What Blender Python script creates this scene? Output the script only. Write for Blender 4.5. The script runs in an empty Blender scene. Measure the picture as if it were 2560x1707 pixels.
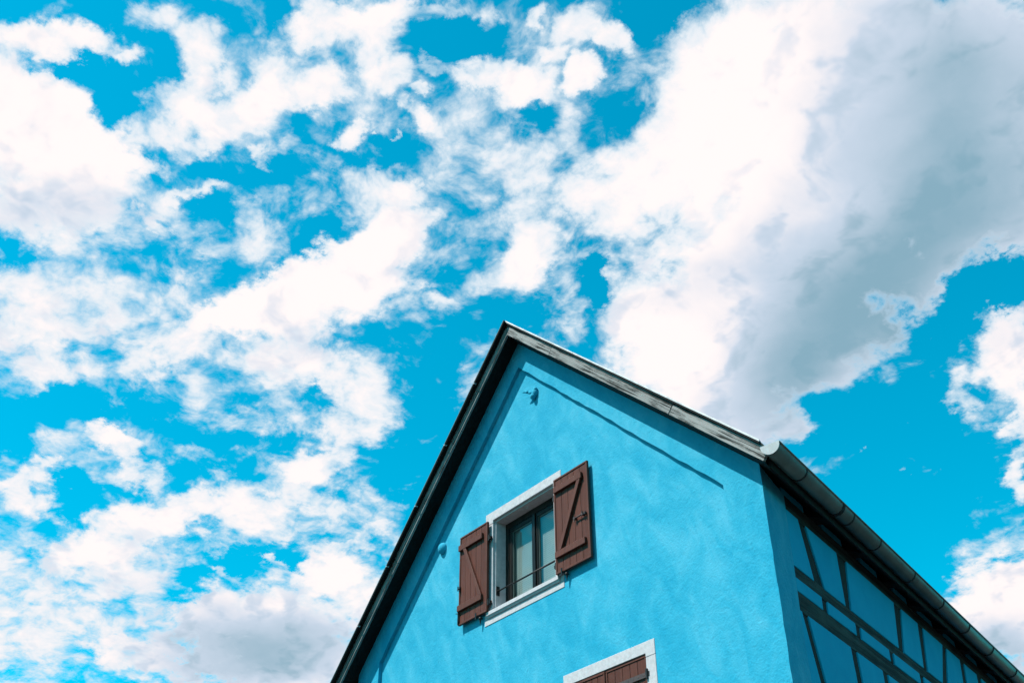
import bpy, bmesh, math, random
from mathutils import Vector, Matrix

random.seed(7)
R = math.radians
scene = bpy.context.scene
COL = scene.collection

# ------------------------------------------------------------------ camera
cam_data = bpy.data.cameras.new('camera')
cam_data.sensor_width = 36.0
cam_data.lens = 38.06
cam_data.clip_start = 0.1
cam_data.clip_end = 3000.0
cam = bpy.data.objects.new('camera', cam_data)
COL.objects.link(cam)
right = Vector((0.594028, 0.804437, -0.003530))
up = Vector((0.466069, -0.340581, 0.816568))
fwd = Vector((-0.655675, 0.486709, 0.577238))
m = Matrix((right, up, -fwd)).transposed().to_4x4()
m.translation = Vector((8.763, -6.6, 1.6))
cam.matrix_world = m
scene.camera = cam

# ------------------------------------------------------------------ light and exposure
SUN_DIR = Vector((-0.38, -1.0, 1.60)).normalized()      # towards the sun
SUN_EL = math.asin(SUN_DIR.z)
SUN_AZ = math.atan2(SUN_DIR.x, SUN_DIR.y)
sun_data = bpy.data.lights.new('sun', 'SUN')
sun_data.energy = 5.0
sun_data.angle = R(0.5)
sun_data.color = (1.0, 0.95, 0.90)
sun = bpy.data.objects.new('sun', sun_data)
COL.objects.link(sun)
sun.rotation_euler = (-SUN_DIR).to_track_quat('-Z', 'Y').to_euler()
sun.location = SUN_DIR * 60

scene.view_settings.view_transform = 'Standard'
scene.view_settings.look = 'None'
scene.view_settings.exposure = 0.6
scene.view_settings.gamma = 1.0
scene.view_settings.use_curve_mapping = False
scene.cycles.use_denoising = True
scene.cycles.denoiser = 'OPENIMAGEDENOISE'
scene.cycles.use_adaptive_sampling = True
scene.cycles.adaptive_threshold = 0.015
scene.cycles.adaptive_min_samples = 12
scene.cycles.max_bounces = 6
scene.cycles.caustics_reflective = False
scene.cycles.caustics_refractive = False

# cloud masses and blue gaps: azimuth, elevation, half width, half height (degrees), tilt, weight
# <clouds>
CLOUD_MASSES = [
    (-26.6,45.8,8.1,5.0,-20,1.2), (-35.0,42.0,5.1,4.4,18,1.0), (-39.6,46.1,5.8,2.9,49,1.15), (-33.8,37.8,8.6,4.2,29,1.2),
    (-22.1,40.5,3.8,4.9,-22,1.2), (-42.1,35.0,4.5,2.7,49,1.0), (-38.9,31.7,3.3,2.5,12,0.7), (-44.7,36.8,1.7,2.7,-6,0.66),
    (-32.4,33.2,2.4,1.5,39,0.53), (-46.4,42.9,2.0,2.5,25,0.7), (-37.0,29.6,1.1,1.1,-9,0.44), (-51.6,40.2,1.6,1.6,39,0.66),
    (-52.7,39.0,1.4,1.0,19,0.53), (-49.7,36.7,1.0,2.1,-2,0.4), (-52.9,44.7,1.7,1.5,-1,0.44), (-49.6,46.0,1.7,1.4,-3,0.44),
    (-51.1,42.9,3.0,1.1,8,0.37), (-44.0,49.1,1.3,1.1,22,0.37), (-39.9,50.6,1.7,0.8,19,0.37), (-55.4,40.9,1.8,1.4,1,0.28),
    (-85.9,42.2,3.0,2.3,1,1.3), (-82.5,41.8,2.5,1.6,-18,1.2), (-79.5,41.7,1.6,0.7,7,0.9), (-83.0,38.8,3.9,1.6,19,0.7),
    (-81.1,37.1,2.2,1.0,17,0.37), (-77.1,38.9,0.5,0.4,15,0.31), (-85.9,46.2,2.5,1.0,20,1.25), (-82.2,46.4,0.7,0.4,21,0.53),
    (-80.9,48.6,1.4,1.0,21,0.62), (-88.7,44.8,0.8,1.2,26,0.35), (-76.8,48.5,1.3,1.1,18,0.57), (-76.0,47.2,1.1,0.9,17,0.53),
    (-76.6,45.8,1.6,1.1,17,0.62), (-72.0,46.6,1.2,1.0,13,0.7), (-68.3,47.4,1.5,0.8,11,0.66), (-73.9,45.1,2.5,1.0,15,0.53),
    (-75.5,43.6,1.7,0.6,15,0.53), (-79.0,43.4,1.1,0.8,18,0.44), (-79.2,45.0,0.9,0.9,19,0.35), (-70.8,48.1,1.3,0.6,13,0.26),
    (-70.0,50.1,1.5,1.0,13,0.62), (-65.1,51.0,1.8,1.3,9,0.66), (-67.3,51.5,2.4,0.6,11,0.44), (-60.7,52.2,2.4,0.6,6,0.53),
    (-54.9,51.8,0.5,1.0,1,0.4), (-62.5,48.8,1.2,1.2,7,0.7), (-64.6,49.3,0.9,0.9,8,0.44), (-55.4,49.2,1.7,0.8,-18,0.66),
    (-53.7,48.1,0.9,0.8,0,0.57), (-59.4,49.5,0.8,0.4,4,0.44), (-60.2,48.0,0.4,0.3,5,0.4), (-59.9,46.7,0.8,0.5,-15,0.53),
    (-61.5,47.3,0.4,0.4,6,0.4), (-65.5,45.3,0.8,0.8,8,0.95), (-63.7,45.7,0.2,0.2,7,0.4), (-61.9,45.9,0.2,0.2,6,0.4),
    (-70.7,43.6,0.7,0.4,-9,0.44), (-68.7,44.3,1.0,0.6,11,0.35), (-51.1,52.4,0.5,0.6,-2,0.53), (-47.8,51.4,1.1,1.1,-5,0.57),
    (-45.4,50.5,1.0,0.9,-6,0.9), (-50.1,49.9,0.6,0.5,-3,0.4), (-48.3,48.7,0.9,0.8,-4,0.95), (-52.3,48.5,1.2,1.0,-1,0.57),
    (-50.9,50.4,0.4,0.4,-2,0.26), (-58.5,37.3,0.7,0.5,3,0.26), (-75.8,40.9,0.8,0.4,15,0.37), (-73.9,41.3,0.8,0.4,14,0.4),
    (-66.7,42.2,1.7,0.8,9,0.37), (-62.6,43.1,1.6,0.9,6,0.37), (-60.6,43.0,0.9,0.5,5,0.31), (-71.0,40.7,0.9,0.6,11,0.35),
    (-70.3,39.3,1.2,1.0,11,0.4), (-73.1,38.3,1.2,0.8,12,0.35), (-63.0,41.9,1.4,0.6,6,0.31), (-61.4,40.7,2.2,1.1,37,1.05),
    (-65.3,38.8,2.9,1.2,29,1.1), (-69.4,36.4,2.9,1.1,32,1.1), (-66.9,36.5,4.2,1.5,18,0.9), (-72.5,34.6,1.7,0.8,21,0.62),
    (-63.1,37.7,2.0,1.4,26,0.53), (-80.9,34.3,3.3,1.9,16,0.35), (-76.5,35.0,2.5,1.5,13,0.3), (-82.5,32.6,1.7,0.8,16,0.35),
    (-80.6,31.0,1.5,1.0,15,0.48), (-75.8,32.2,1.2,0.9,12,0.37), (-73.5,33.1,1.5,1.0,11,0.48), (-66.7,33.4,2.9,1.2,7,0.62),
    (-67.7,31.3,1.4,1.2,7,0.53), (-65.5,30.6,1.4,0.8,6,0.48), (-62.2,31.3,1.8,1.3,24,0.57), (-60.9,30.1,0.8,0.8,4,0.35),
    (-63.6,32.7,1.8,1.1,5,0.35), (-64.8,28.4,1.7,0.9,44,0.57), (-65.9,27.9,0.9,0.7,6,0.35), (-69.6,30.3,1.5,0.6,8,0.31),
    (-77.5,28.4,1.0,0.6,1,0.53), (-76.4,28.0,1.2,0.5,-30,0.53), (-74.4,26.7,1.3,0.6,-26,0.44), (-71.4,28.1,1.3,0.7,-2,0.48),
    (-69.5,27.7,0.9,0.4,7,0.31), (-79.8,24.9,1.2,0.9,44,0.62), (-79.8,26.3,0.5,0.5,12,0.53), (-78.0,24.5,0.5,0.6,10,0.44),
    (-75.5,23.4,3.5,1.1,28,0.7), (-70.9,25.7,2.5,0.9,22,0.66), (-68.2,25.2,1.5,0.7,6,0.44), (-66.4,26.2,2.4,0.6,6,0.33),
    (-62.4,26.3,2.2,1.0,4,0.33), (-62.5,24.8,1.7,0.5,4,0.44), (-77.2,21.6,3.9,1.5,9,0.44), (-77.9,19.3,2.5,1.8,8,0.32),
    (-66.6,19.5,4.2,2.6,4,1.1), (-70.0,20.6,1.2,1.1,37,0.53), (-63.6,23.1,1.6,1.1,24,0.9), (-61.8,22.0,1.3,1.5,3,0.62),
    (-73.3,18.4,2.6,0.5,-8,0.53), (-72.0,17.7,2.8,0.6,6,0.35), (-78.3,16.4,1.8,0.7,7,0.44), (-68.3,22.7,2.6,0.3,6,0.26),
    (-24.6,30.7,1.4,1.9,-16,0.95), (-24.7,27.9,1.0,1.2,-15,0.85), (-25.5,25.2,0.6,1.2,-13,0.66), (-27.3,30.1,0.7,1.0,7,0.62),
    (-26.7,29.0,0.7,0.6,-14,0.26), (-33.4,28.1,0.2,0.2,-10,0.48), (-31.2,26.9,0.4,0.2,10,0.53), (-29.7,26.3,0.7,0.4,4,0.62),
    (-23.7,31.8,1.1,1.3,-17,0.53), (-28.6,19.4,2.2,2.1,-9,1.4), (-26.8,20.4,1.1,1.4,-10,0.9), (-29.9,18.8,0.8,1.2,-8,0.44),
    (-74.7,37.1,13.5,12.3,13,0.09), (-54.2,46.3,5.9,7.8,0,0.06), (-72.9,21.8,10.6,5.2,7,0.12), (-63.1,44.9,3.4,1.2,7,-0.4),
    (-57.0,50.9,2.0,1.0,3,-0.55), (-71.7,50.1,0.8,1.7,14,-0.5), (-79.1,46.3,0.8,1.0,19,-0.45), (-83.8,45.0,2.5,0.4,12,-0.5),
    (-81.6,43.7,0.9,1.0,-12,-0.45), (-66.5,40.0,2.0,0.8,30,-0.5), (-72.2,42.6,2.8,0.9,13,-0.35), (-42.0,51.5,1.9,0.9,10,-0.5),
    (-51.4,47.0,1.4,0.6,-2,-0.4), (-58.0,33.4,1.3,3.4,2,-0.45), (-79.9,29.0,3.3,1.0,13,-0.5), (-75.2,30.8,1.2,1.3,11,-0.4),
    (-59.3,27.9,1.8,2.0,3,-0.45), (-31.6,26.4,4.5,3.6,-10,-0.5), (-24.1,34.4,2.5,1.3,-7,-1.1), (-26.7,33.6,1.2,1.3,-16,-0.5),
    (-33.8,23.3,4.1,3.4,-8,-0.5), (-58.6,38.5,1.1,0.9,3,-0.35), (-47.6,38.4,0.6,1.6,-4,-0.75), (-68.0,28.4,1.1,0.9,7,-0.4),
    (-67.9,23.5,3.2,0.5,6,-0.45), (-70.8,21.7,1.3,0.8,-13,-0.4), (-27.7,32.9,1.4,1.3,-15,-0.5), (-55.3,36.7,1.4,1.4,1,-0.3),
    (-77.8,25.5,0.8,1.1,11,-0.5), (-84.4,35.9,0.9,0.7,19,-0.4), (-74.8,37.3,1.3,1.0,13,-0.4), (-74.2,40.2,1.3,0.7,13,-0.35),
    (-65.2,32.3,0.6,0.3,6,-0.4), (-81.7,27.3,1.5,0.8,14,-0.4), (-74.9,25.8,1.2,0.6,9,-0.3), (-79.9,37.4,0.6,0.3,17,-0.2),
]
CLOUD_BASES = [
    (-23.3,39.4,6.3,4.8,1,1.0), (-33.6,34.5,6.1,3.3,37,1.0), (-22.0,45.6,6.4,4.2,-24,0.66), (-29.9,33.0,3.1,2.5,28,0.4),
    (-39.9,38.2,4.2,2.0,27,0.4), (-66.6,19.0,4.9,2.0,4,1.05), (-28.6,17.6,2.4,1.8,-8,0.75), (-82.8,38.4,4.5,1.3,19,0.5),
    (-38.2,31.2,3.7,2.7,12,0.35), (-29.0,36.8,4.5,2.6,22,0.35), (-65.8,34.3,4.2,1.4,22,0.3), (-62.6,38.2,1.4,1.1,5,0.2),
    (-80.7,33.7,4.3,2.8,16,0.22), (-73.5,21.7,4.0,2.1,7,0.25),
]
# </clouds>


class Graph:
    """small helper to write node trees as expressions"""
    def __init__(self, tree):
        self.t = tree
        tree.nodes.clear()

    def node(self, kind, **props):
        n = self.t.nodes.new(kind)
        for k, v in props.items():
            setattr(n, k, v)
        return n

    def put(self, sock, v):
        if isinstance(v, bpy.types.NodeSocket):
            self.t.links.new(v, sock)
        elif v is not None:
            sock.default_value = v

    def math(self, op, a, b=None, c=None, clamp=False):
        n = self.node('ShaderNodeMath', operation=op, use_clamp=clamp)
        for i, v in enumerate((a, b, c)):
            self.put(n.inputs[i], v)
        return n.outputs[0]

    def vmath(self, op, a, b=None, c=None):
        n = self.node('ShaderNodeVectorMath', operation=op)
        for i, v in enumerate((a, b, c)):
            if v is not None:
                self.put(n.inputs['Scale'] if (op == 'SCALE' and i == 1) else n.inputs[i], v)
        return n.outputs['Value'] if op in ('DOT_PRODUCT', 'LENGTH', 'DISTANCE') else n.outputs['Vector']

    def noise(self, vec, scale, detail=4.0, rough=0.55, dist=0.0, lac=2.0):
        n = self.node('ShaderNodeTexNoise')
        self.put(n.inputs['Vector'], vec)
        n.inputs['Scale'].default_value = scale
        n.inputs['Detail'].default_value = detail
        n.inputs['Roughness'].default_value = rough
        n.inputs['Distortion'].default_value = dist
        n.inputs['Lacunarity'].default_value = lac
        return n.outputs[0], n.outputs[1]

    def ramp(self, fac, lo, hi, a=0.0, b=1.0):
        n = self.node('ShaderNodeMapRange', interpolation_type='SMOOTHSTEP')
        self.put(n.inputs[0], fac)
        for i, v in enumerate((lo, hi, a, b)):
            self.put(n.inputs[i + 1], v)
        return n.outputs[0]

    def mix(self, fac, a, b, blend='MIX'):
        n = self.node('ShaderNodeMix', data_type='RGBA', blend_type=blend)
        self.put(n.inputs[0], fac)
        for s, v in ((n.inputs[6], a), (n.inputs[7], b)):
            if isinstance(v, (tuple, list)) and len(v) == 3:
                v = (*v, 1.0)
            self.put(s, v)
        return n.outputs[2]


def build_world():
    w = bpy.data.worlds.new('World')
    scene.world = w
    w.use_nodes = True
    g = Graph(w.node_tree)
    v = g.node('ShaderNodeTexCoord').outputs['Generated']
    sky = g.node('ShaderNodeTexSky', sky_type='NISHITA')
    sky.sun_disc = False
    sky.sun_elevation = SUN_EL
    sky.sun_rotation = SUN_AZ
    sky.air_density = 1.0
    sky.dust_density = 0.3
    sky.ozone_density = 2.0
    blue = g.mix(1.0, sky.outputs[0], (0.0, 2.20, 2.10), 'MULTIPLY')

    # clouds drift in a layer: flatten the direction onto it so they shrink towards the horizon
    sep = g.node('ShaderNodeSeparateXYZ')
    g.put(sep.inputs[0], v)
    den = g.math('ADD', g.math('MAXIMUM', sep.outputs[2], 0.0), 0.30)
    q = g.vmath('DIVIDE', v, None)
    comb = g.node('ShaderNodeCombineXYZ')
    for i in range(3):
        g.put(comb.inputs[i], den)
    g.put(q.node.inputs[1], comb.outputs[0])

    def masses(lst, acc, v, soft=False):
        for az, el, rx, ry, tilt, wt in lst:
            a, e, t = R(az), R(el), R(tilt)
            c = Vector((math.sin(a) * math.cos(e), math.cos(a) * math.cos(e), math.sin(e)))
            E = Vector((math.cos(a), -math.sin(a), 0.0))
            U = c.cross(E) * -1.0
            if U.z < 0:
                U = -U
            X = (E * math.cos(t) + U * math.sin(t)) / R(rx)
            Y = (-E * math.sin(t) + U * math.cos(t)) / R(ry)
            du = g.vmath('DOT_PRODUCT', v, tuple(X))
            dv = g.vmath('DOT_PRODUCT', v, tuple(Y))
            r2 = g.math('MULTIPLY_ADD', dv, dv, g.math('MULTIPLY', du, du))
            fall = g.math('POWER', 0.3679, r2 if soft else g.math('MULTIPLY', r2, r2))
            acc = g.math('MULTIPLY_ADD', fall, wt, acc)
        return acc

    warp = g.noise(q, 9.0, 3.0, 0.55)[1]
    qw = g.vmath('MULTIPLY_ADD', g.vmath('SUBTRACT', warp, (0.5, 0.5, 0.5)), (0.06, 0.06, 0.06), q)
    fray = g.noise(q, 16.0, 7.0, 0.62)[1]
    vf = g.vmath('MULTIPLY_ADD', g.vmath('SUBTRACT', fray, (0.5, 0.5, 0.5)), (0.080, 0.080, 0.080), v)
    big = g.noise(qw, 9.0, 10.0, 0.60, 0.0)[0]
    vor = g.node('ShaderNodeTexVoronoi', feature='SMOOTH_F1', voronoi_dimensions='3D', normalize=True)
    g.put(vor.inputs['Vector'], qw)
    for k, val in (('Scale', 21.0), ('Detail', 3.0), ('Roughness', 0.60), ('Lacunarity', 2.1), ('Smoothness', 0.3)):
        vor.inputs[k].default_value = val
    billow = vor.outputs['Distance']
    wisp = g.noise(qw, 40.0, 6.0, 0.62, 0.0)[0]
    dens = g.math('MULTIPLY_ADD', big, 2.6, -1.3 - 0.30)
    dens = g.math('MULTIPLY_ADD', billow, -1.8, g.math('ADD', dens, 0.72))
    dens = g.math('MULTIPLY_ADD', wisp, 1.15, g.math('SUBTRACT', dens, 0.575))
    fluff = dens
    dens = masses(CLOUD_MASSES, dens, vf)
    cover = g.ramp(dens, -0.26, 0.50)
    thick = g.ramp(dens, 0.10, 1.05)
    # side turned away from the sun: more cloud lies between it and the light
    lo = g.noise(qw, 11.0, 4.0, 0.55)[0]
    toward = (SUN_DIR.x * 0.035, SUN_DIR.y * 0.035, 0.0)
    lo2 = g.noise(g.vmath('ADD', qw, toward), 11.0, 4.0, 0.55)[0]
    away = g.ramp(g.math('SUBTRACT', lo2, lo), -0.02, 0.16)
    roll = g.noise(qw, 7.0, 5.0, 0.55)[0]
    vs = g.vmath('MULTIPLY_ADD', g.vmath('SUBTRACT', warp, (0.5, 0.5, 0.5)), (0.05, 0.05, 0.05), v)
    shade = masses(CLOUD_BASES, g.math('MULTIPLY_ADD', roll, 0.9, -0.45), vs, True)
    shade = g.math('MULTIPLY_ADD', away, 0.30, g.math('SUBTRACT', shade, 0.06))
    body = g.ramp(dens, -0.05, 0.60)
    col = g.mix(thick, (7.2, 8.4, 9.3), (10.6, 9.7, 9.6))
    col = g.mix(g.math('MULTIPLY', g.ramp(shade, 0.05, 0.60), body), col, (6.3, 7.2, 8.5))
    col = g.mix(g.math('MULTIPLY', g.ramp(shade, 0.32, 1.45), body), col, (2.5, 4.3, 5.4))
    out = g.mix(cover, blue, col)
    bg = g.node('ShaderNodeBackground')
    g.put(bg.inputs[0], out)
    bg.inputs[1].default_value = 0.066
    o = g.node('ShaderNodeOutputWorld')
    g.put(o.inputs[0], bg.outputs[0])
    w.cycles.sampling_method = 'MANUAL'
    w.cycles.sample_map_resolution = 512


build_world()

# ------------------------------------------------------------------ materials
def material(name, build):
    mt = bpy.data.materials.new(name)
    mt.use_nodes = True
    g = Graph(mt.node_tree)
    out = g.node('ShaderNodeOutputMaterial')
    p = g.node('ShaderNodeBsdfPrincipled')
    g.put(out.inputs[0], p.outputs[0])
    build(g, p, out)
    return mt


def obj_coord(g):
    return g.node('ShaderNodeTexCoord').outputs['Object']


def bump(g, p, height, strength, dist=0.01):
    b = g.node('ShaderNodeBump')
    b.inputs['Strength'].default_value = strength
    b.inputs['Distance'].default_value = dist
    g.put(b.inputs['Height'], height)
    g.put(p.inputs['Normal'], b.outputs[0])


def rnd(g):
    return g.node('ShaderNodeObjectInfo').outputs['Random']


def scale_vec(g, v, s):
    return g.vmath('MULTIPLY', v, s)


def stucco(dark, mid, light, grain=1.0):
    def f(g, p, out):
        v = obj_coord(g)
        rot = g.node('ShaderNodeVectorRotate', rotation_type='Y_AXIS')
        g.put(rot.inputs['Vector'], v)
        rot.inputs['Angle'].default_value = R(28)
        brush = g.noise(scale_vec(g, rot.outputs[0], (2.2, 2.2, 1.1)), 1.6, 7.0, 0.62, 0.6)[0]
        cloudy = g.noise(v, 0.9, 4.0, 0.55)[0]
        fine = g.noise(v, 48.0, 5.0, 0.70)[0]
        pit = g.noise(v, 24.0, 3.0, 0.5)[0]
        t = g.math('MULTIPLY_ADD', cloudy, 0.7, g.math('MULTIPLY', brush, 1.1))
        c = g.mix(g.ramp(t, 0.66, 0.96), dark, mid)
        c = g.mix(g.ramp(t, 0.86, 1.18), c, light)
        c = g.mix(g.math('MULTIPLY', g.ramp(fine, 0.56, 0.80), 0.42 * grain), c, tuple(x * 0.55 for x in dark))
        c = g.mix(g.math('MULTIPLY', g.ramp(pit, 0.62, 0.74), 0.22 * grain), c, tuple(x * 0.7 for x in dark))
        g.put(p.inputs['Base Color'], c)
        p.inputs['Roughness'].default_value = 0.9
        p.inputs['Specular IOR Level'].default_value = 0.2
        trowel = g.noise(v, 7.0, 3.0, 0.5, 0.8)[0]
        h = g.math('ADD', g.math('MULTIPLY', fine, 0.5), g.math('ADD', g.math('MULTIPLY', pit, 0.5), g.math('MULTIPLY', trowel, 0.8)))
        bump(g, p, h, 0.55 * grain, 0.012)
    return f


M = {}
M['wall'] = material('blue_stucco', stucco((0.006, 0.272, 0.415), (0.022, 0.312, 0.452), (0.060, 0.360, 0.495)))
M['panel'] = material('teal_plaster', stucco((0.000, 0.29, 0.46), (0.002, 0.31, 0.48), (0.006, 0.33, 0.50), 0.4))


def wood(dark, light, grain_axis='z', rough=0.7, gs=1.0, contrast=(0.35, 0.7), bstr=0.4, vary=0.25):
    def f(g, p, out):
        v = obj_coord(g)
        s = {'x': (1.6, 45.0, 45.0), 'z': (45.0, 45.0, 1.6)}[grain_axis]
        s = tuple(a * gs for a in s)
        n1 = g.noise(scale_vec(g, v, s), 1.0, 6.0, 0.65, 0.6)[0]
        n2 = g.noise(v, 3.0, 3.0, 0.5)[0]
        t = g.math('ADD', n1, g.math('MULTIPLY_ADD', n2, 0.4, -0.2))
        c = g.mix(g.ramp(t, *contrast), dark, light)
        k = g.math('MULTIPLY_ADD', rnd(g), vary, 1.0 - vary * 0.5)
        hs = g.node('ShaderNodeHueSaturation')
        g.put(hs.inputs['Color'], c)
        g.put(hs.inputs['Value'], k)
        g.put(p.inputs['Base Color'], hs.outputs[0])
        p.inputs['Roughness'].default_value = rough
        p.inputs['Specular IOR Level'].default_value = 0.18
        bump(g, p, n1, bstr, 0.006)
    return f


M['barge'] = material('weathered_grey_board', wood((0.018, 0.020, 0.018), (0.24, 0.24, 0.23), 'x', 0.85, 1.1, (0.38, 0.56), 1.0, 0.3))
M['timber'] = material('dark_timber', wood((0.004, 0.007, 0.007), (0.016, 0.023, 0.022), 'z', 0.8, 0.7, (0.3, 0.75), 0.7))
M['beam'] = material('dark_timber_lengthwise', wood((0.003, 0.006, 0.006), (0.036, 0.052, 0.047), 'x', 0.8, 0.5, (0.36, 0.66), 1.0))
M['soffit'] = material('dark_soffit_wood', wood((0.004, 0.006, 0.006), (0.010, 0.012, 0.011), 'z', 0.8, 0.5))  # near-black wood tone for soffit, verge and eave boards
M['shutter'] = material('brown_painted_wood', wood((0.072, 0.020, 0.012), (0.106, 0.034, 0.022), 'z', 0.6, 0.8, (0.3, 0.75), 0.25, 0.18))
M['shutter_rim'] = material('brown_painted_rim', wood((0.080, 0.025, 0.016), (0.114, 0.040, 0.027), 'z', 0.55, 0.8, (0.3, 0.75), 0.2, 0.1))
M['window_wood'] = material('black_brown_window_wood', wood((0.006, 0.006, 0.006), (0.018, 0.016, 0.014), 'z', 0.35, 0.8, (0.3, 0.7), 0.15))


def plain(col, rough=0.6, metal=0.0, var=0.15, sc=12.0, bs=0.2):
    def f(g, p, out):
        v = obj_coord(g)
        n = g.noise(v, sc, 5.0, 0.6)[0]
        c = g.mix(g.ramp(n, 0.3, 0.7), tuple(x * (1 - var) for x in col), tuple(min(1.0, x * (1 + var)) for x in col))
        g.put(p.inputs['Base Color'], c)
        p.inputs['Roughness'].default_value = rough
        p.inputs['Metallic'].default_value = metal
        if bs:
            bump(g, p, n, bs, 0.004)
    return f


M['stone'] = material('whitewashed_stone', plain((0.43, 0.42, 0.43), 0.85, 0.0, 0.10, 22.0, 0.5))
M['iron'] = material('black_iron', plain((0.012, 0.011, 0.011), 0.5, 0.4, 0.3, 30.0, 0.1))
M['brown_iron'] = material('brown_painted_iron', plain((0.06, 0.030, 0.024), 0.45, 0.0, 0.2, 30.0, 0.1))
M['zinc'] = material('zinc_sheet', plain((0.11, 0.135, 0.125), 0.45, 0.5, 0.14, 5.0, 0.05))  # darker than the cap: the gutter's shade is put into this colour
M['zinc_cap'] = material('sunlit_zinc', plain((0.30, 0.325, 0.33), 0.6, 0.15, 0.08, 14.0, 0.1))  # same metal, the sunlight on the end cap put into a paler colour
M['verge'] = material('pale_verge_metal', plain((0.55, 0.52, 0.50), 0.5, 0.2, 0.2, 9.0, 0.2))
M['tile'] = material('clay_roof_tile', plain((0.22, 0.09, 0.055), 0.85, 0.0, 0.4, 6.0, 0.8))
M['blind'] = material('white_blind', plain((0.42, 0.45, 0.44), 0.6, 0.0, 0.03, 8.0, 0.0))
M['room'] = material('dark_room', plain((0.03, 0.03, 0.03), 0.9))
M['back'] = material('dark_backing', plain((0.02, 0.02, 0.02), 0.95))


def glass_mat(g, p, out):
    geo = g.node('ShaderNodeNewGeometry')      # Schlick reflectance, the same from both sides of the pane
    cos = g.math('ABSOLUTE', g.vmath('DOT_PRODUCT', geo.outputs['Incoming'], geo.outputs['Normal']))
    refl = g.math('MULTIPLY_ADD', g.math('POWER', g.math('SUBTRACT', 1.0, cos), 5.0), 0.96, 0.04)
    gl = g.node('ShaderNodeBsdfGlossy')
    gl.inputs['Roughness'].default_value = 0.01
    gl.inputs['Color'].default_value = (0.9, 1.0, 0.98, 1)
    tr = g.node('ShaderNodeBsdfTransparent')
    tr.inputs[0].default_value = (0.66, 0.74, 0.72, 1)
    mx = g.node('ShaderNodeMixShader')
    g.put(mx.inputs[0], g.math('MULTIPLY', refl, 2.0, clamp=True))
    g.put(mx.inputs[1], tr.outputs[0])
    g.put(mx.inputs[2], gl.outputs[0])
    g.put(out.inputs[0], mx.outputs[0])


M['glass'] = material('window_glass', glass_mat)


def ground_mat(g, p, out):
    v = obj_coord(g)
    n = g.noise(v, 0.6, 5.0, 0.6)[0]
    f = g.noise(v, 60.0, 3.0, 0.6)[0]
    t = g.math('MULTIPLY_ADD', f, 0.5, g.math('MULTIPLY', n, 0.5))
    g.put(p.inputs['Base Color'], g.mix(g.ramp(t, 0.35, 0.65), (0.035, 0.037, 0.038), (0.065, 0.065, 0.062)))
    p.inputs['Roughness'].default_value = 0.9
    bump(g, p, f, 0.4, 0.01)


M['asphalt'] = material('asphalt', ground_mat)

# ------------------------------------------------------------------ mesh helpers
def link(name, bm, mat, parent=None, smooth=False):
    bmesh.ops.recalc_face_normals(bm, faces=bm.faces[:])
    me = bpy.data.meshes.new(name)
    bm.to_mesh(me)
    bm.free()
    me.materials.append(M[mat])
    if smooth:
        for f in me.polygons:
            f.use_smooth = True
    o = bpy.data.objects.new(name, me)
    COL.objects.link(o)
    o.parent = parent
    return o


def loft(bm, A, B):
    """closed prism between two matching loops"""
    a = [bm.verts.new(p) for p in A]
    b = [bm.verts.new(p) for p in B]
    n = len(a)
    bm.faces.new(a)
    bm.faces.new(b[::-1])
    for i in range(n):
        j = (i + 1) % n
        bm.faces.new((a[i], b[i], b[j], a[j]))


def bevel_all(bm, w):
    if w > 0:
        bmesh.ops.recalc_face_normals(bm, faces=bm.faces[:])
        bmesh.ops.bevel(bm, geom=bm.edges[:], offset=w, segments=1, affect='EDGES', clamp_overlap=True)


def solid(name, A, B, mat, parent, bevel=0.0, frame=None):
    bm = bmesh.new()
    if frame is not None:
        inv = frame.inverted()
        A = [inv @ Vector(p) for p in A]
        B = [inv @ Vector(p) for p in B]
    loft(bm, A, B)
    bevel_all(bm, bevel)
    o = link(name, bm, mat, parent)
    if frame is not None:
        o.matrix_basis = frame
    return o


def fprism(name, poly, y0, y1, mat, parent, bevel=0.003, frame=None):
    return solid(name, [(x, y0, z) for x, z in poly], [(x, y1, z) for x, z in poly], mat, parent, bevel, frame)


def rect(x0, x1, z0, z1):
    return [(x0, z0), (x1, z0), (x1, z1), (x0, z1)]


def box(name, x, y, z, mat, parent, bevel=0.003):
    return fprism(name, rect(x[0], x[1], z[0], z[1]), y[0], y[1], mat, parent, bevel)


def add_box(bm, x, y, z):
    loft(bm, [(a, y[0], b) for a, b in rect(x[0], x[1], z[0], z[1])], [(a, y[1], b) for a, b in rect(x[0], x[1], z[0], z[1])])


def add_ball(bm, c, r, squash=(1, 1, 1), seg=14):
    mt = Matrix.Translation(c) @ Matrix.Diagonal((*squash, 1.0))
    bmesh.ops.create_uvsphere(bm, u_segments=seg, v_segments=seg // 2 + 2, radius=r, matrix=mt)


def add_rod(bm, a, b, r0, r1=None, seg=10):
    a, b = Vector(a), Vector(b)
    d = b - a
    mt = Matrix.Translation((a + b) * 0.5) @ d.to_track_quat('Z', 'Y').to_matrix().to_4x4()
    bmesh.ops.create_cone(bm, cap_ends=True, segments=seg, radius1=r0, radius2=r0 if r1 is None else r1, depth=d.length, matrix=mt)


# ------------------------------------------------------------------ ground
bm = bmesh.new()
bmesh.ops.create_circle(bm, cap_ends=True, segments=64, radius=900)
ground = link('ground', bm, 'asphalt')
ground['kind'] = 'structure'

# ------------------------------------------------------------------ the house
house = bpy.data.objects.new('house', None)
COL.objects.link(house)
house['label'] = 'bright blue gabled house with brown shutters, grey barge boards and a half-timbered side wall'
house['category'] = 'house'

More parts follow.
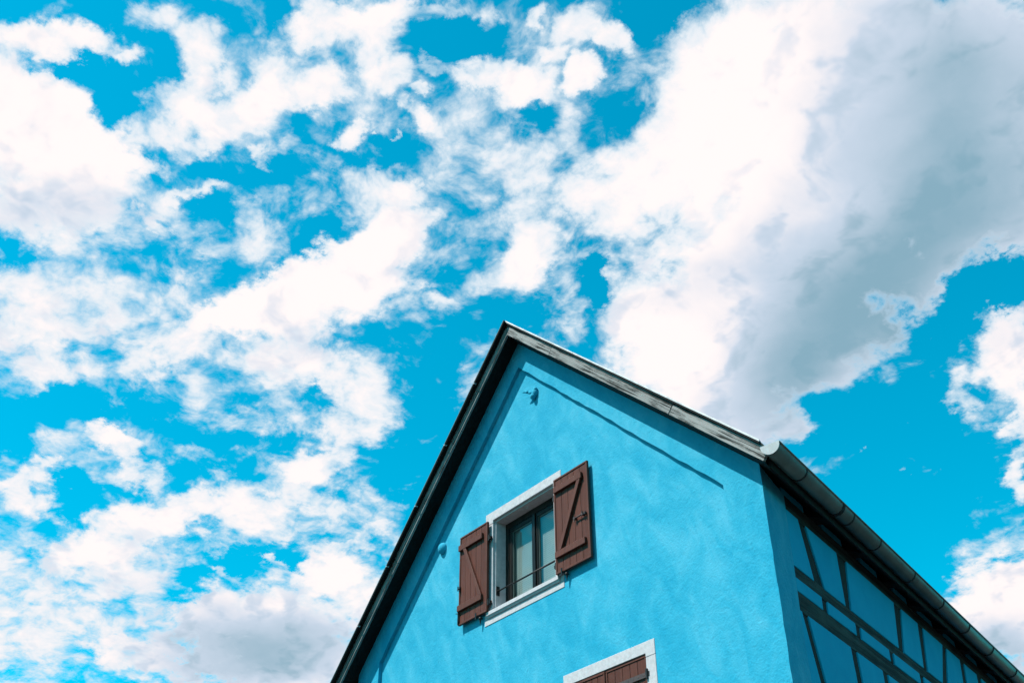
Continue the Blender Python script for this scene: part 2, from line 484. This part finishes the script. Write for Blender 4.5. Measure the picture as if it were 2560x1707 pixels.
YB = -0.045                    # plane of the raised band round the gable
SK = 0.31776                   # the house runs back askew: x shift for every metre of depth
XC = 0.058                     # centre line of the gable on that plane
HW = 3.408                     # half width of the gable
SLOPE = 0.936
ZA = 9.268                     # underside of the roof at the ridge
ZE = ZA - SLOPE * HW
D = Vector((-0.302828, 0.953045, 0.0))
NRM = Vector((0.953045, 0.302828, 0.0))
CORNER = Vector((XC + HW, YB, 0.0))
LEN = 9.0
YREAR = YB + LEN * D.y


def sk(x, y, z):
    """x measured on the band plane, carried back along the house"""
    return (x - SK * (y - YB), y, z)


def zs(dx):
    return ZA - SLOPE * abs(dx)


# gable wall: a raised band below the roof and on the corners, the rest a shallow panel, with two window holes
W1 = (-0.505, 0.610, 5.95, 7.121)
W2 = (0.815, 1.850, 3.55, 4.896)
bm = bmesh.new()
ridge_in, right_in, left_in = (0.060, 8.919), (3.037, 6.058), (-2.856, 6.098)
outer = [(XC - HW, 0.0), (XC - HW, ZE), (XC, ZA), (XC + HW, ZE), (XC + HW, 0.0)]


def lerp_edge(a, b, n, amp, rr):
    """break a long edge into a slightly uneven plastered one"""
    pts = []
    for i in range(n):
        t = i / n
        j = amp * (rr.random() - 0.5) if i else 0.0
        dx, dz = b[0] - a[0], b[1] - a[1]
        L = math.hypot(dx, dz)
        pts.append((a[0] + dx * t - dz / L * j, a[1] + dz * t + dx / L * j))
    return pts


rr = random.Random(3)
inner = (lerp_edge((-2.90, 0.0), left_in, 40, 0.008, rr) + lerp_edge(left_in, ridge_in, 30, 0.010, rr)
         + lerp_edge(ridge_in, right_in, 30, 0.012, rr) + lerp_edge(right_in, (3.09, 0.0), 40, 0.008, rr) + [(3.09, 0.0)])
left_edge = lerp_edge((XC - HW, 0.0), (XC - HW, ZE), 40, 0.006, rr)
right_edge = lerp_edge((XC + HW, ZE), (XC + HW, 0.0), 60, 0.010, rr)
band = left_edge + [(XC - HW, ZE), (XC, ZA)] + right_edge + [(XC + HW, 0.0)] + inner[::-1]


def fill(bm, loops, y):
    edges, out = [], []
    for lp in loops:
        vs = [bm.verts.new((x, y, z)) for x, z in lp]
        out.append(vs)
        for i in range(len(vs)):
            edges.append(bm.edges.new((vs[i], vs[(i + 1) % len(vs)])))
    bmesh.ops.triangle_fill(bm, use_beauty=True, use_dissolve=False, edges=edges)
    return out


(band_vs,) = fill(bm, [band], YB)
panel_loops = fill(bm, [inner, rect(*W1), rect(*W2)], 0.0)
nb = len(inner)
bi = band_vs[-nb:][::-1]
for i in range(nb - 1):
    bm.faces.new((bi[i], bi[i + 1], panel_loops[0][i + 1], panel_loops[0][i]))
gable = link('gable_wall', bm, 'wall', house)

# other walls (the front and the half-timbered side carry the detail)
bm = bmesh.new()
lo = [sk(XC - HW, YB, 0), sk(XC - HW, YB, ZE), sk(XC - HW, YREAR, ZE), sk(XC - HW, YREAR, 0)]
bm.faces.new([bm.verts.new(p) for p in lo])
link('left_wall', bm, 'wall', house)
bm = bmesh.new()
bm.faces.new([bm.verts.new(sk(x, YREAR, z)) for x, z in outer])
link('rear_wall', bm, 'wall', house)


def S(s, o, z):
    p = CORNER + D * s + NRM * o
    return (p.x, p.y, z)


def sprism(name, poly, o0, o1, mat, parent, bevel=0.004, framed=False):
    fr = None
    if framed:
        fr = Matrix((D, NRM * -1, Vector((0, 0, 1)))).transposed().to_4x4()
        fr.translation = Vector(S(poly[0][0], o1, poly[0][1]))
    return solid(name, [S(s, o0, z) for s, z in poly], [S(s, o1, z) for s, z in poly], mat, parent, bevel, fr)


side = sprism('side_wall', rect(0.14, LEN - 0.02, 0.0, 5.97), -0.16, -0.10, 'back', house, 0.0)
pier = [(0.0, 0.0), (0.40, 0.0), (0.405, 4.9), (0.434, 5.33), (0.456, 5.83), (0.462, 5.975), (0.0, 6.07)]
bm = bmesh.new()
loft(bm, [S(max(s, 0.034), -0.09, z) for s, z in pier], [S(max(s, 0.001), 0.0, z) for s, z in pier])
link('corner_pier', bm, 'wall', house)

# timbers lie a little deeper than the plaster panels between them
TIM = -0.011
def timber(name, poly, mat, o=TIM):
    return sprism(name, poly, -0.10, o, mat, house, 0.006, True)

timber('wall_plate', rect(0.40, LEN, 5.83, 5.985), 'beam', -0.006)
timber('timber_beam', [(0.40, 5.195), (2.6, 5.195), (5.0, 5.198), (LEN, 5.2), (LEN, 5.322), (5.0, 5.315), (2.0, 5.318), (0.40, 5.335)], 'beam', -0.010)
timber('timber_beam', [(0.38, 4.900), (1.5, 4.908), (2.4, 4.918), (LEN, 4.925), (LEN, 5.088), (2.6, 5.084), (1.0, 5.092), (0.38, 5.088)], 'beam', -0.008)
timber('timber_beam', rect(0.38, LEN, 3.40, 3.56), 'beam', -0.009)

posts_a = [((0.72, 5.835), (0.875, 5.835), (1.10, 5.318), (0.872, 5.318)),
           ((1.600, 5.835), (1.828, 5.835), (1.715, 5.318), (1.584, 5.318)),
           ((3.123, 5.835), (3.331, 5.835), (3.116, 5.318), (2.965, 5.318)),
           ((3.852, 5.835), (4.016, 5.835), (3.836, 5.318), (3.708, 5.318)),
           ((4.684, 5.835), (4.812, 5.835), (4.50, 5.318), (4.320, 5.318)),
           ((5.304, 5.835), (5.455, 5.835), (5.31, 5.318), (5.14, 5.318)),
           ((5.955, 5.835), (6.126, 5.835), (6.00, 5.318), (5.84, 5.318)),
           ((6.80, 5.835), (6.95, 5.835), (6.86, 5.318), (6.70, 5.318)),
           ((7.60, 5.835), (7.75, 5.835), (7.70, 5.318), (7.55, 5.318))]
posts_b = [((a, 5.20), (a + 0.118 + 0.01 * (i % 2), 5.20), (a + 0.100, 5.088), (a - 0.012, 5.088))
           for i, a in enumerate((0.982, 1.756, 2.622, 3.492, 4.36, 5.23, 6.10, 6.97, 7.84))]
posts_c = [((0.455, 4.905), (0.572, 4.905), (1.00, 3.55), (0.86, 3.55)),
           ((1.508, 4.915), (1.653, 4.915), (1.68, 3.55), (1.55, 3.55)),
           ((2.288, 4.925), (2.428, 4.925), (2.40, 3.55), (2.26, 3.55)),
           ((3.16, 4.925), (3.30, 4.925), (3.30, 3.55), (3.16, 3.55)),
           ((4.05, 4.925), (4.19, 4.925), (4.19, 3.55), (4.05, 3.55)),
           ((5.00, 4.925), (5.14, 4.925), (5.14, 3.55), (5.00, 3.55)),
           ((6.30, 4.925), (6.44, 4.925), (6.44, 3.55), (6.30, 3.55)),
           ((7.60, 4.925), (7.74, 4.925), (7.74, 3.55), (7.60, 3.55))]
for q in posts_a + posts_b + posts_c:
    timber('timber_post', list(q), 'timber', TIM - 0.003)


def panels(posts, ztop, zbot, left_top, left_bot, trim):
    lt, lb = left_top, left_bot
    for q in list(posts) + [((LEN - 0.05, 0), (LEN, 0), (LEN, 0), (LEN - 0.05, 0))]:
        rt, rb = q[0][0], q[3][0]
        e = trim
        poly = [(lb + e, zbot), (rb - e, zbot), (rt - e, ztop), (lt + e, ztop)]
        sprism('infill_panel', poly, -0.10, -0.001, 'panel', house, 0.004)
        lt, lb = q[1][0], q[2][0]


panels(posts_a, 5.842, 5.312, 0.452, 0.430, 0.006)
panels(posts_b, 5.205, 5.082, 0.425, 0.415, 0.005)
panels(posts_c, 4.912, 3.55, 0.395, 0.39, 0.006)
sprism('infill_panel', rect(0.40, LEN - 0.05, 0.0, 3.405), -0.10, -0.001, 'panel', house, 0.006)

# ------------------------------------------------------------------ roof
YF = -0.267                    # front face of the barge boards
YBK = -0.240


def rafter_frame(sign):
    c = 1.0 / math.hypot(1.0, SLOPE)
    X = Vector((sign * c, 0, -SLOPE * c))
    Y = Vector((0, sign * 1.0, 0))
    return X, Y, X.cross(Y)


# EAVE: horizontal reach of the barge boards from the ridge, longer on the far side
for sign in (-1, 1):
    EAVE = 3.560 if sign > 0 else 3.820
    top, low = 0.150, 0.0
    # roof body: boards below, tiles above, carried back along the house
    for nm, a, b, y0, mt in (('roof_boarding', 0.002, 0.148, YBK, 'soffit'), ('roof_tiles', 0.150, 0.186, YBK - 0.012, 'tile')):
        prof = [(0, zs(0) + a), (EAVE, zs(EAVE) + a), (EAVE, zs(EAVE) + b), (0, zs(0) + b)]
        A = [sk(XC + sign * x, y0, z) for x, z in prof]
        B = [sk(XC + sign * x, YREAR + 0.25, z) for x, z in prof]
        solid(nm, A, B, mt, house)
    # barge boards
    xc = XC - SK * (YF - YB)
    X, Y, Z = rafter_frame(sign)
    joints = [0.0, 0.79, 2.55, EAVE + 0.005] if sign > 0 else [0.0, 1.10, 2.30, EAVE + 0.005]
    for k in range(len(joints) - 1):
        a, b = joints[k], joints[k + 1]
        cut = 0.075                                    # joints are cut square to the rake
        ga, gb = (0.0 if k == 0 else 0.0015), 0.0015
        al, ah = (a + ga, a + ga) if k == 0 else (a + ga, a + ga + cut)
        bl, bh = b - gb, b - gb + cut
        dz = 0.002 * ((k % 2) * 2 - 1)
        poly = [(al, zs(al) + low + dz), (bl, zs(bl) + low + dz), (bh, zs(bh) + top + dz), (ah, zs(ah) + top + dz)]
        fr = Matrix((X, Y, Z)).transposed().to_4x4()
        fr.translation = Vector((xc + sign * a, YF, zs(a)))
        fprism('barge_board', [(xc + sign * x, z) for x, z in poly], YF - 0.002 * (k % 2), YBK, 'barge', house, 0.003, fr)
    # verge over the barge boards: a dark board that overhangs them, with a thin pale metal lip along its edge
    reach = -0.300 if sign > 0 else -0.334

    def rake_strip(nm, a, b, ya, yb, ext, mt, bev=0.0):
        prof = [(0, zs(0) + a), (EAVE + ext, zs(EAVE + ext) + a), (EAVE + ext, zs(EAVE + ext) + b), (0, zs(0) + b)]
        solid(nm, [sk(XC + sign * x, ya, z) for x, z in prof], [sk(XC + sign * x, yb, z) for x, z in prof], mt, house, bev)

    rake_strip('verge_board', 0.1535, 0.176, reach + 0.005, YBK - 0.014, 0.0, 'soffit')
    x0 = 0.0
    k = 0
    while x0 < EAVE - 0.01:
        x1 = min(x0 + 0.62, EAVE + 0.010)
        hi = (0.194 if sign > 0 else 0.188) + 0.003 * random.random()
        yy = reach - 0.0015 * (k % 2)
        prof = [(x0, zs(x0) + 0.172), (x1, zs(x1) + 0.172), (x1, zs(x1) + hi), (x0, zs(x0) + hi)]
        solid('verge_trim', [sk(XC + sign * x, yy, z) for x, z in prof], [sk(XC + sign * x, reach + 0.004, z) for x, z in prof], 'verge' if sign > 0 else 'zinc', house, 0.001)
        if sign < 0 and k:
            bm = bmesh.new()
            px, py, pz = sk(XC - x0, reach - 0.004, zs(x0) + 0.168)
            add_box(bm, (px - 0.012, px + 0.012), (py, py + 0.035), (pz - 0.010, pz + 0.004))
            link('verge_clip', bm, 'zinc_cap', house)
        x0 = x1
        k += 1
    rake_strip('verge_cover', 0.1775, 0.191 if sign > 0 else 0.186, reach + 0.0045, YBK - 0.014, 0.005, 'zinc')

bm = bmesh.new()
prof = [(-0.14, ZA + 0.10), (-0.10, ZA + 0.145), (0.0, ZA + 0.225), (0.10, ZA + 0.145), (0.14, ZA + 0.10)]
prof = [(x, z + 0.01) for x, z in prof]
loft(bm, [sk(XC + x, 0.35, z) for x, z in prof], [sk(XC + x, YREAR + 0.2, z) for x, z in prof])
link('ridge_cap', bm, 'tile', house)

# eave along the half-timbered side: blocking, rafter tails, fascia
for a, b in ((0.46, 0.93), (1.36, 1.83), (2.32, 2.76), (3.23, 3.64), (3.98, 4.47), (4.86, 5.30), (5.72, 6.14), (6.60, 7.0), (7.4, 7.8)):
    sprism('eave_blocking', [(a, 5.986), (b, 5.986), (b, 6.06), (a, 6.06)], -0.10, -0.012, 'panel', house, 0.004)
for a in (1.04, 1.97, 2.90, 3.70, 4.55, 5.40, 6.26, 7.1, 7.95):
    o0, o1 = -0.10, 0.150
    poly = [(o0, 5.988), (0.02, 5.988), (o1, 5.93), (o1, zs(HW + o1 * 1.04)), (o0, zs(HW + o0 * 1.04))]
    solid('rafter_tail', [S(a, o, z) for o, z in poly], [S(a + 0.20, o, z) for o, z in poly], 'soffit', house, 0.004)
zf = zs(EAVE)
sprism('fascia', rect(-0.19, LEN, zf - 0.035, zf + 0.10), 0.150, 0.172, 'soffit', house, 0.003)

# gutter: half round, hung on straps, closed by a cap at the gable end
GO, GZ, GR = 0.235, 6.040, 0.082
gut = None


def half_round(r0, r1, s0, s1, n=20):
    bm = bmesh.new()
    ang = [math.pi * (1 + i / n) for i in range(n + 1)]
    prof = [(GO + r1 * math.cos(t), GZ + r1 * math.sin(t)) for t in ang]
    prof += [(GO + r0 * math.cos(t), GZ + r0 * math.sin(t)) for t in reversed(ang)]
    loft(bm, [S(s0, o, z) for o, z in prof], [S(s1, o, z) for o, z in prof])
    return bm


gut = link('gutter', half_round(GR - 0.004, GR, -0.305, LEN + 0.2), 'zinc', house)
for f in gut.data.polygons:
    f.use_smooth = len(f.vertices) == 4 and abs(f.normal.dot(D)) < 0.5
bm = bmesh.new()
add_rod(bm, S(-0.305, GO + GR + 0.004, GZ + 0.004), S(LEN + 0.2, GO + GR + 0.004, GZ + 0.004), 0.009, seg=12)
link('rolled_edge', bm, 'zinc', gut, True)
bm = bmesh.new()
ang = [math.pi * (1 + i / 24) for i in range(25)]
prof = [(GO + (GR + 0.003) * math.cos(t), GZ + (GR + 0.003) * math.sin(t)) for t in ang] + [(GO + GR + 0.004, GZ + 0.016), (GO - GR - 0.003, GZ + 0.006)]
loft(bm, [S(-0.312, o, z) for o, z in prof], [S(-0.302, o, z) for o, z in prof])
link('end_cap', bm, 'zinc_cap', gut)
for i, s in enumerate((0.255, 1.062, 1.090, 1.325, 2.008, 2.968, 3.88, 4.784, 5.697, 6.685, 7.6, 8.5)):
    link('strap', half_round(GR, GR + 0.006, s - 0.010, s + 0.010), 'back', gut)

# ------------------------------------------------------------------ window surrounds
def surround(win, x0, x1, z0, z1, ix0, ix1, izt, ear, z_low, y=-0.006):
    """lintel with short ears, two jambs and an apron stone, all children of the window"""
    lint = [(x0, izt - ear), (ix0, izt - ear), (ix0, izt), (ix1, izt), (ix1, izt - ear), (x1, izt - ear), (x1, z1), (x0, z1)]
    fprism('lintel', lint, y, 0.05, 'stone', win, 0.003)
    g = 0.0025
    fprism('jamb', rect(x0, ix0, z_low + g, izt - ear - g), y + 0.001, 0.05, 'stone', win, 0.003)
    fprism('jamb', rect(ix1, x1, z_low + g, izt - ear - g), y + 0.001, 0.05, 'stone', win, 0.003)


# upper window: casement frame is the part, everything fixed to it hangs below it
RX0, RX1, RZ = -0.487, 0.592, 7.100
bm = bmesh.new()
y0, y1 = 0.165, 0.215
add_box(bm, (RX0, RX1), (y0, y1), (7.030, RZ))
add_box(bm, (RX0, RX1), (y0, y1), (6.000, 6.085))
add_box(bm, (RX0, RX0 + 0.060), (y0, y1), (6.085, 7.030))
add_box(bm, (RX1 - 0.060, RX1), (y0, y1), (6.085, 7.030))
window = link('window', bm, 'window_wood', house)
mid = 0.052
for xa, xb in ((RX0 + 0.063, mid - 0.004), (mid + 0.004, RX1 - 0.063)):
    bm = bmesh.new()
    w = 0.050
    ya, yb = y0 + 0.004, y1 + 0.004
    add_box(bm, (xa, xb), (ya, yb), (6.975, 7.027))
    add_box(bm, (xa, xb), (ya, yb), (6.088, 6.150))
    add_box(bm, (xa, xa + w), (ya, yb), (6.150, 6.975))
    add_box(bm, (xb - w, xb), (ya, yb), (6.150, 6.975))
    bevel_all(bm, 0.003)
    link('casement', bm, 'window_wood', window)
    bm = bmesh.new()
    add_box(bm, (xa + w - 0.002, xa + w + 0.009), (ya + 0.012, yb - 0.012), (6.150, 6.975))
    add_box(bm, (xb - w - 0.009, xb - w + 0.002), (ya + 0.012, yb - 0.012), (6.150, 6.975))
    add_box(bm, (xa + w + 0.009, xb - w - 0.009), (ya + 0.012, yb - 0.012), (6.964, 6.977))
    link('glazing_bead', bm, 'zinc', window)
    bm = bmesh.new()
    bm.faces.new([bm.verts.new((x, ya + 0.022, z)) for x, z in rect(xa + w, xb - w, 6.15, 6.975)])
    link('pane', bm, 'glass', window)
    bm = bmesh.new()
    z = 6.16
    while z < 6.99:
        pr = [(0.050, z), (0.056, z + 0.0255), (0.057, z + 0.0250), (0.051, z - 0.0005)]
        loft(bm, [(xa + 0.03, ya + y, zz) for y, zz in pr], [(xb - 0.03, ya + y, zz) for y, zz in pr])
        z += 0.0235
    for c in (0.25, 0.75):
        xx = xa + (xb - xa) * c
        add_box(bm, (xx - 0.0015, xx + 0.0015), (ya + 0.048, ya + 0.051), (6.15, 6.98))
    link('blind', bm, 'blind', window)
bm = bmesh.new()
add_box(bm, (mid - 0.022, mid + 0.022), (y0 - 0.012, y0 + 0.002), (6.088, 7.027))
link('mullion', bm, 'window_wood', window)
surround(window, -0.645, 0.748, 5.892, 7.232, -0.504, 0.610, 7.121, 0.034, 5.960)
fprism('apron', rect(-0.645, 0.748, 5.892, 5.9585), -0.006, 0.05, 'stone', window, 0.003)
bm = bmesh.new()   # plastered reveal, stepped for the shutters
for pts in ([(-0.503, 0.028), (-0.487, 0.028), (-0.487, 0.23), (-0.56, 0.23), (-0.56, 0.051), (-0.503, 0.051)],
            [(0.609, 0.028), (0.592, 0.028), (0.592, 0.23), (0.66, 0.23), (0.66, 0.051), (0.609, 0.051)]):
    loft(bm, [(x, y, 6.00) for x, y in pts], [(x, y, 7.12) for x, y in pts])
add_box(bm, (-0.486, 0.591), (0.028, 0.23), (7.101, 7.120))
link('reveal', bm, 'stone', window)
bm = bmesh.new()
prof = [(-0.037, 5.990), (-0.037, 6.028), (-0.030, 6.034), (0.168, 6.050), (0.168, 5.962), (-0.008, 5.962), (-0.018, 5.968), (-0.024, 5.976), (-0.024, 5.984), (-0.028, 5.986)]
loft(bm, [(-0.575, y, z) for y, z in prof], [(0.690, y, z) for y, z in prof])
link('sill', bm, 'stone', window)
bm = bmesh.new()
add_rod(bm, (-0.475, 0.052, 6.265), (0.580, 0.052, 6.262), 0.0085)
link('rail', bm, 'iron', window, True)
for x in (-0.484, 0.589):
    bm = bmesh.new()
    s = 1 if x < 0 else -1
    add_box(bm, tuple(sorted((x, x + s * 0.008))), (0.030, 0.074), (6.215, 6.320))
    add_rod(bm, (x, 0.052, 6.265), (x + s * 0.03, 0.052, 6.265), 0.014)
    link('rail_plate', bm, 'iron', window)
bm = bmesh.new()
add_rod(bm, (0.03, 0.09, 7.101), (0.03, 0.09, 7.080), 0.010)
link('ceiling_hook', bm, 'stone', window)
bm = bmesh.new()
for x, z in ((-0.70, 0),):
    add_box(bm, (-0.75, 0.85), (0.95, 1.0), (5.7, 7.4))
    add_box(bm, (-0.75, 0.85), (0.24, 0.95), (5.66, 5.70))
    add_box(bm, (-0.75, 0.85), (0.24, 0.95), (7.40, 7.44))
    add_box(bm, (-0.79, -0.75), (0.24, 0.95), (5.66, 7.44))
    add_box(bm, (0.85, 0.89), (0.24, 0.95), (5.66, 7.44))
link('room_lining', bm, 'room', window)


# ------------------------------------------------------------------ shutters
def shutter(x0, x1, z0, z1, yb, battens, brace=None, straps=(), thick=0.030, name='shutter'):
    """a rim on a planked panel; yb is the back plane, the front looks towards -y"""
    yf = yb - thick
    rim = 0.022
    bm = bmesh.new()
    add_box(bm, (x0, x1), (yf, yb), (z1 - rim, z1))
    add_box(bm, (x0, x1), (yf, yb), (z0, z0 + rim))
    add_box(bm, (x0, x0 + rim), (yf, yb), (z0 + rim, z1 - rim))
    add_box(bm, (x1 - rim, x1), (yf, yb), (z0 + rim, z1 - rim))
    bevel_all(bm, 0.003)
    sh = link(name, bm, 'shutter_rim', house)
    n = 5
    w = (x1 - x0 - 2 * rim) / n
    for i in range(n):
        xa = x0 + rim + i * w
        fprism('plank', rect(xa + 0.0012, xa + w - 0.0012, z0 + rim - 0.001, z1 - rim + 0.001), yf + 0.007, yb - 0.002, 'shutter', sh, 0.004)
    H, W = z1 - z0, x1 - x0
    for (u0, u1, v0, v1) in battens:
        fprism('batten', rect(x0 + u0 * W, x0 + u1 * W, z1 - v1 * H, z1 - v0 * H), yf - 0.026, yf + 0.0065, 'shutter_rim', sh, 0.003)
    if brace:
        (ua, va), (ub, vb), bw = brace
        ax, az, bx, bz = x0 + ua * W, z1 - va * H, x0 + ub * W, z1 - vb * H
        fprism('brace', [(ax - bw / 2, az), (ax + bw / 2, az), (bx + bw / 2, bz), (bx - bw / 2, bz)], yf - 0.024, yf + 0.0065, 'shutter_rim', sh, 0.003)
    for (u0, u1, v, h) in straps:
        bm = bmesh.new()
        zc = z1 - v * H
        add_box(bm, (x0 + u0 * W, x0 + u1 * W), (yf - 0.007, yf + 0.0065), (zc - h / 2, zc + h / 2))
        k = 6
        for i in range(k):
            x = x0 + (u0 + (u1 - u0) * (i + 0.5) / k) * W
            add_ball(bm, (x, yf - 0.008, zc), 0.006, (1, 0.6, 1), 8)
        link('strap_hinge', bm, 'brown_iron', sh)
    return sh


def shutter_hinge(sh, x, z, y, s):
    bm = bmesh.new()
    add_rod(bm, (x, y, z - 0.035), (x, y, z + 0.035), 0.011)
    add_box(bm, tuple(sorted((x, x + s * 0.030))), (y, y + 0.03), (z - 0.018, z + 0.018))
    link('hinge_pin', bm, 'iron', sh)


def shutter_stay(sh, x, z, yf):
    """holder in the wall that keeps the open shutter from swinging"""
    bm = bmesh.new()
    add_rod(bm, (x + 0.02, 0.0, z - 0.022), (x, yf - 0.016, z - 0.012), 0.007)
    add_box(bm, (x - 0.008, x + 0.008), (yf - 0.022, yf - 0.012), (z - 0.045, z + 0.030))
    add_rod(bm, (x + 0.028, yf * 0.55, z - 0.02), (x + 0.028, yf * 0.55, z - 0.105), 0.016, 0.001)
    add_ball(bm, (x + 0.028, yf * 0.55, z - 0.03), 0.020)
    link('stay', bm, 'iron', sh)


sl = shutter(-1.095, -0.540, 6.030, 7.106, -0.030, ((0.01, 0.86, 0.105, 0.172), (0.01, 0.86, 0.790, 0.855)), ((0.22, 0.172), (0.80, 0.790), 0.050))
shutter_hinge(sl, -0.528, 6.90, -0.045, 1)
shutter_hinge(sl, -0.528, 6.13, -0.045, 1)
shutter_stay(sl, -0.72, 6.030, -0.060)
bm = bmesh.new()
add_rod(bm, (-1.083, -0.070, 6.035), (-1.083, -0.070, 6.20), 0.006)
add_box(bm, (-1.093, -1.073), (-0.072, -0.058), (6.06, 6.075))
add_box(bm, (-1.093, -1.073), (-0.072, -0.058), (6.16, 6.175))
add_rod(bm, (-1.083, -0.070, 6.17), (-1.105, -0.085, 6.17), 0.005)
link('bolt', bm, 'iron', sl)
bm = bmesh.new()
add_box(bm, (-1.085, -1.060), (-0.068, -0.058), (6.43, 6.49))
add_rod(bm, (-1.072, -0.060, 6.46), (-1.072, -0.092, 6.455), 0.007)
add_rod(bm, (-1.072, -0.088, 6.485), (-1.072, -0.088, 6.43), 0.006)
link('latch', bm, 'iron', sl)

srr = shutter(0.683, 1.243, 6.027, 7.108, -0.030, ((0.045, 0.865, 0.100, 0.165), (0.045, 0.90, 0.785, 0.850)), ((0.17, 0.785), (0.79, 0.165), 0.060))
shutter_hinge(srr, 0.671, 6.90, -0.045, -1)
shutter_hinge(srr, 0.671, 6.13, -0.045, -1)
shutter_stay(srr, 0.800, 6.027, -0.060)
bm = bmesh.new()
zb = 6.515
add_rod(bm, (1.02, -0.078, zb), (1.215, -0.078, zb), 0.008)
for x in (1.04, 1.165, 1.20):
    add_box(bm, (x - 0.010, x + 0.010), (-0.088, -0.058), (zb - 0.014, zb + 0.014))
add_rod(bm, (1.185, -0.078, zb), (1.185, -0.105, zb + 0.018), 0.006)
add_rod(bm, (1.03, -0.075, zb), (1.03, -0.080, zb - 0.035), 0.006)
link('bolt', bm, 'brown_iron', srr)

# lower window: surround with its shutters closed in the rebate
bm = bmesh.new()
add_box(bm, (0.80, 0.86), (0.10, 0.15), (3.60, 4.90))
add_box(bm, (1.80, 1.86), (0.10, 0.15), (3.60, 4.90))
add_box(bm, (0.86, 1.80), (0.10, 0.15), (4.83, 4.90))
add_box(bm, (0.86, 1.80), (0.10, 0.15), (3.60, 3.67))
lower = link('window', bm, 'window_wood', house)
surround(lower, 0.686, 1.977, 3.45, 5.002, 0.815, 1.850, 4.896, 0.034, 3.60)
fprism('apron', rect(0.686, 1.977, 3.45, 3.599), -0.008, 0.05, 'stone', lower, 0.003)
bm = bmesh.new()
add_box(bm, (0.84, 1.83), (0.155, 0.16), (3.6, 4.9))
link('pane_backing', bm, 'room', lower)
s2 = shutter(1.292, 1.842, 3.615, 4.890, 0.034, (), None, ((0.25, 1.0, 0.14, 0.045), (0.25, 1.0, 0.86, 0.045)))
s1 = shutter(0.823, 1.286, 3.615, 4.888, 0.026, (), None, ((0.0, 0.75, 0.14, 0.045), (0.0, 0.75, 0.86, 0.045)))
for zc in (4.712, 3.79):
    bm = bmesh.new()
    add_rod(bm, (1.858, -0.012, zc - 0.045), (1.858, -0.012, zc + 0.045), 0.012)
    add_box(bm, (1.85, 1.885), (-0.010, 0.0), (zc - 0.02, zc + 0.02))
    link('hinge_pin', bm, 'iron', s2)

# ------------------------------------------------------------------ small things on the plaster
bm = bmesh.new()
add_ball(bm, (-1.545, -0.004, 7.150), 0.074, (0.95, 0.85, 1.0), 24)
bmesh.ops.delete(bm, geom=[v for v in bm.verts if v.co.y > 0.012], context='VERTS')
link('wall_boss', bm, 'wall', house, True)

bm = bmesh.new()
add_ball(bm, (0.338, -0.012, 8.420), 0.046, (0.95, 0.95, 1.25), 16)
add_ball(bm, (0.322, -0.034, 8.372), 0.036, (1, 1, 1.15), 14)
add_ball(bm, (0.352, -0.022, 8.458), 0.030, (1, 0.9, 1), 12)
pts = [(0.325, -0.02, 8.415), (0.275, -0.058, 8.442), (0.232, -0.078, 8.462), (0.190, -0.086, 8.470)]
rad = (0.022, 0.019, 0.014, 0.004)
for i in range(3):
    add_rod(bm, pts[i], pts[i + 1], rad[i], rad[i + 1], 10)
    add_ball(bm, pts[i + 1], rad[i + 1], (1, 1, 1), 8)
link('wall_anchor', bm, 'wall', house, True)
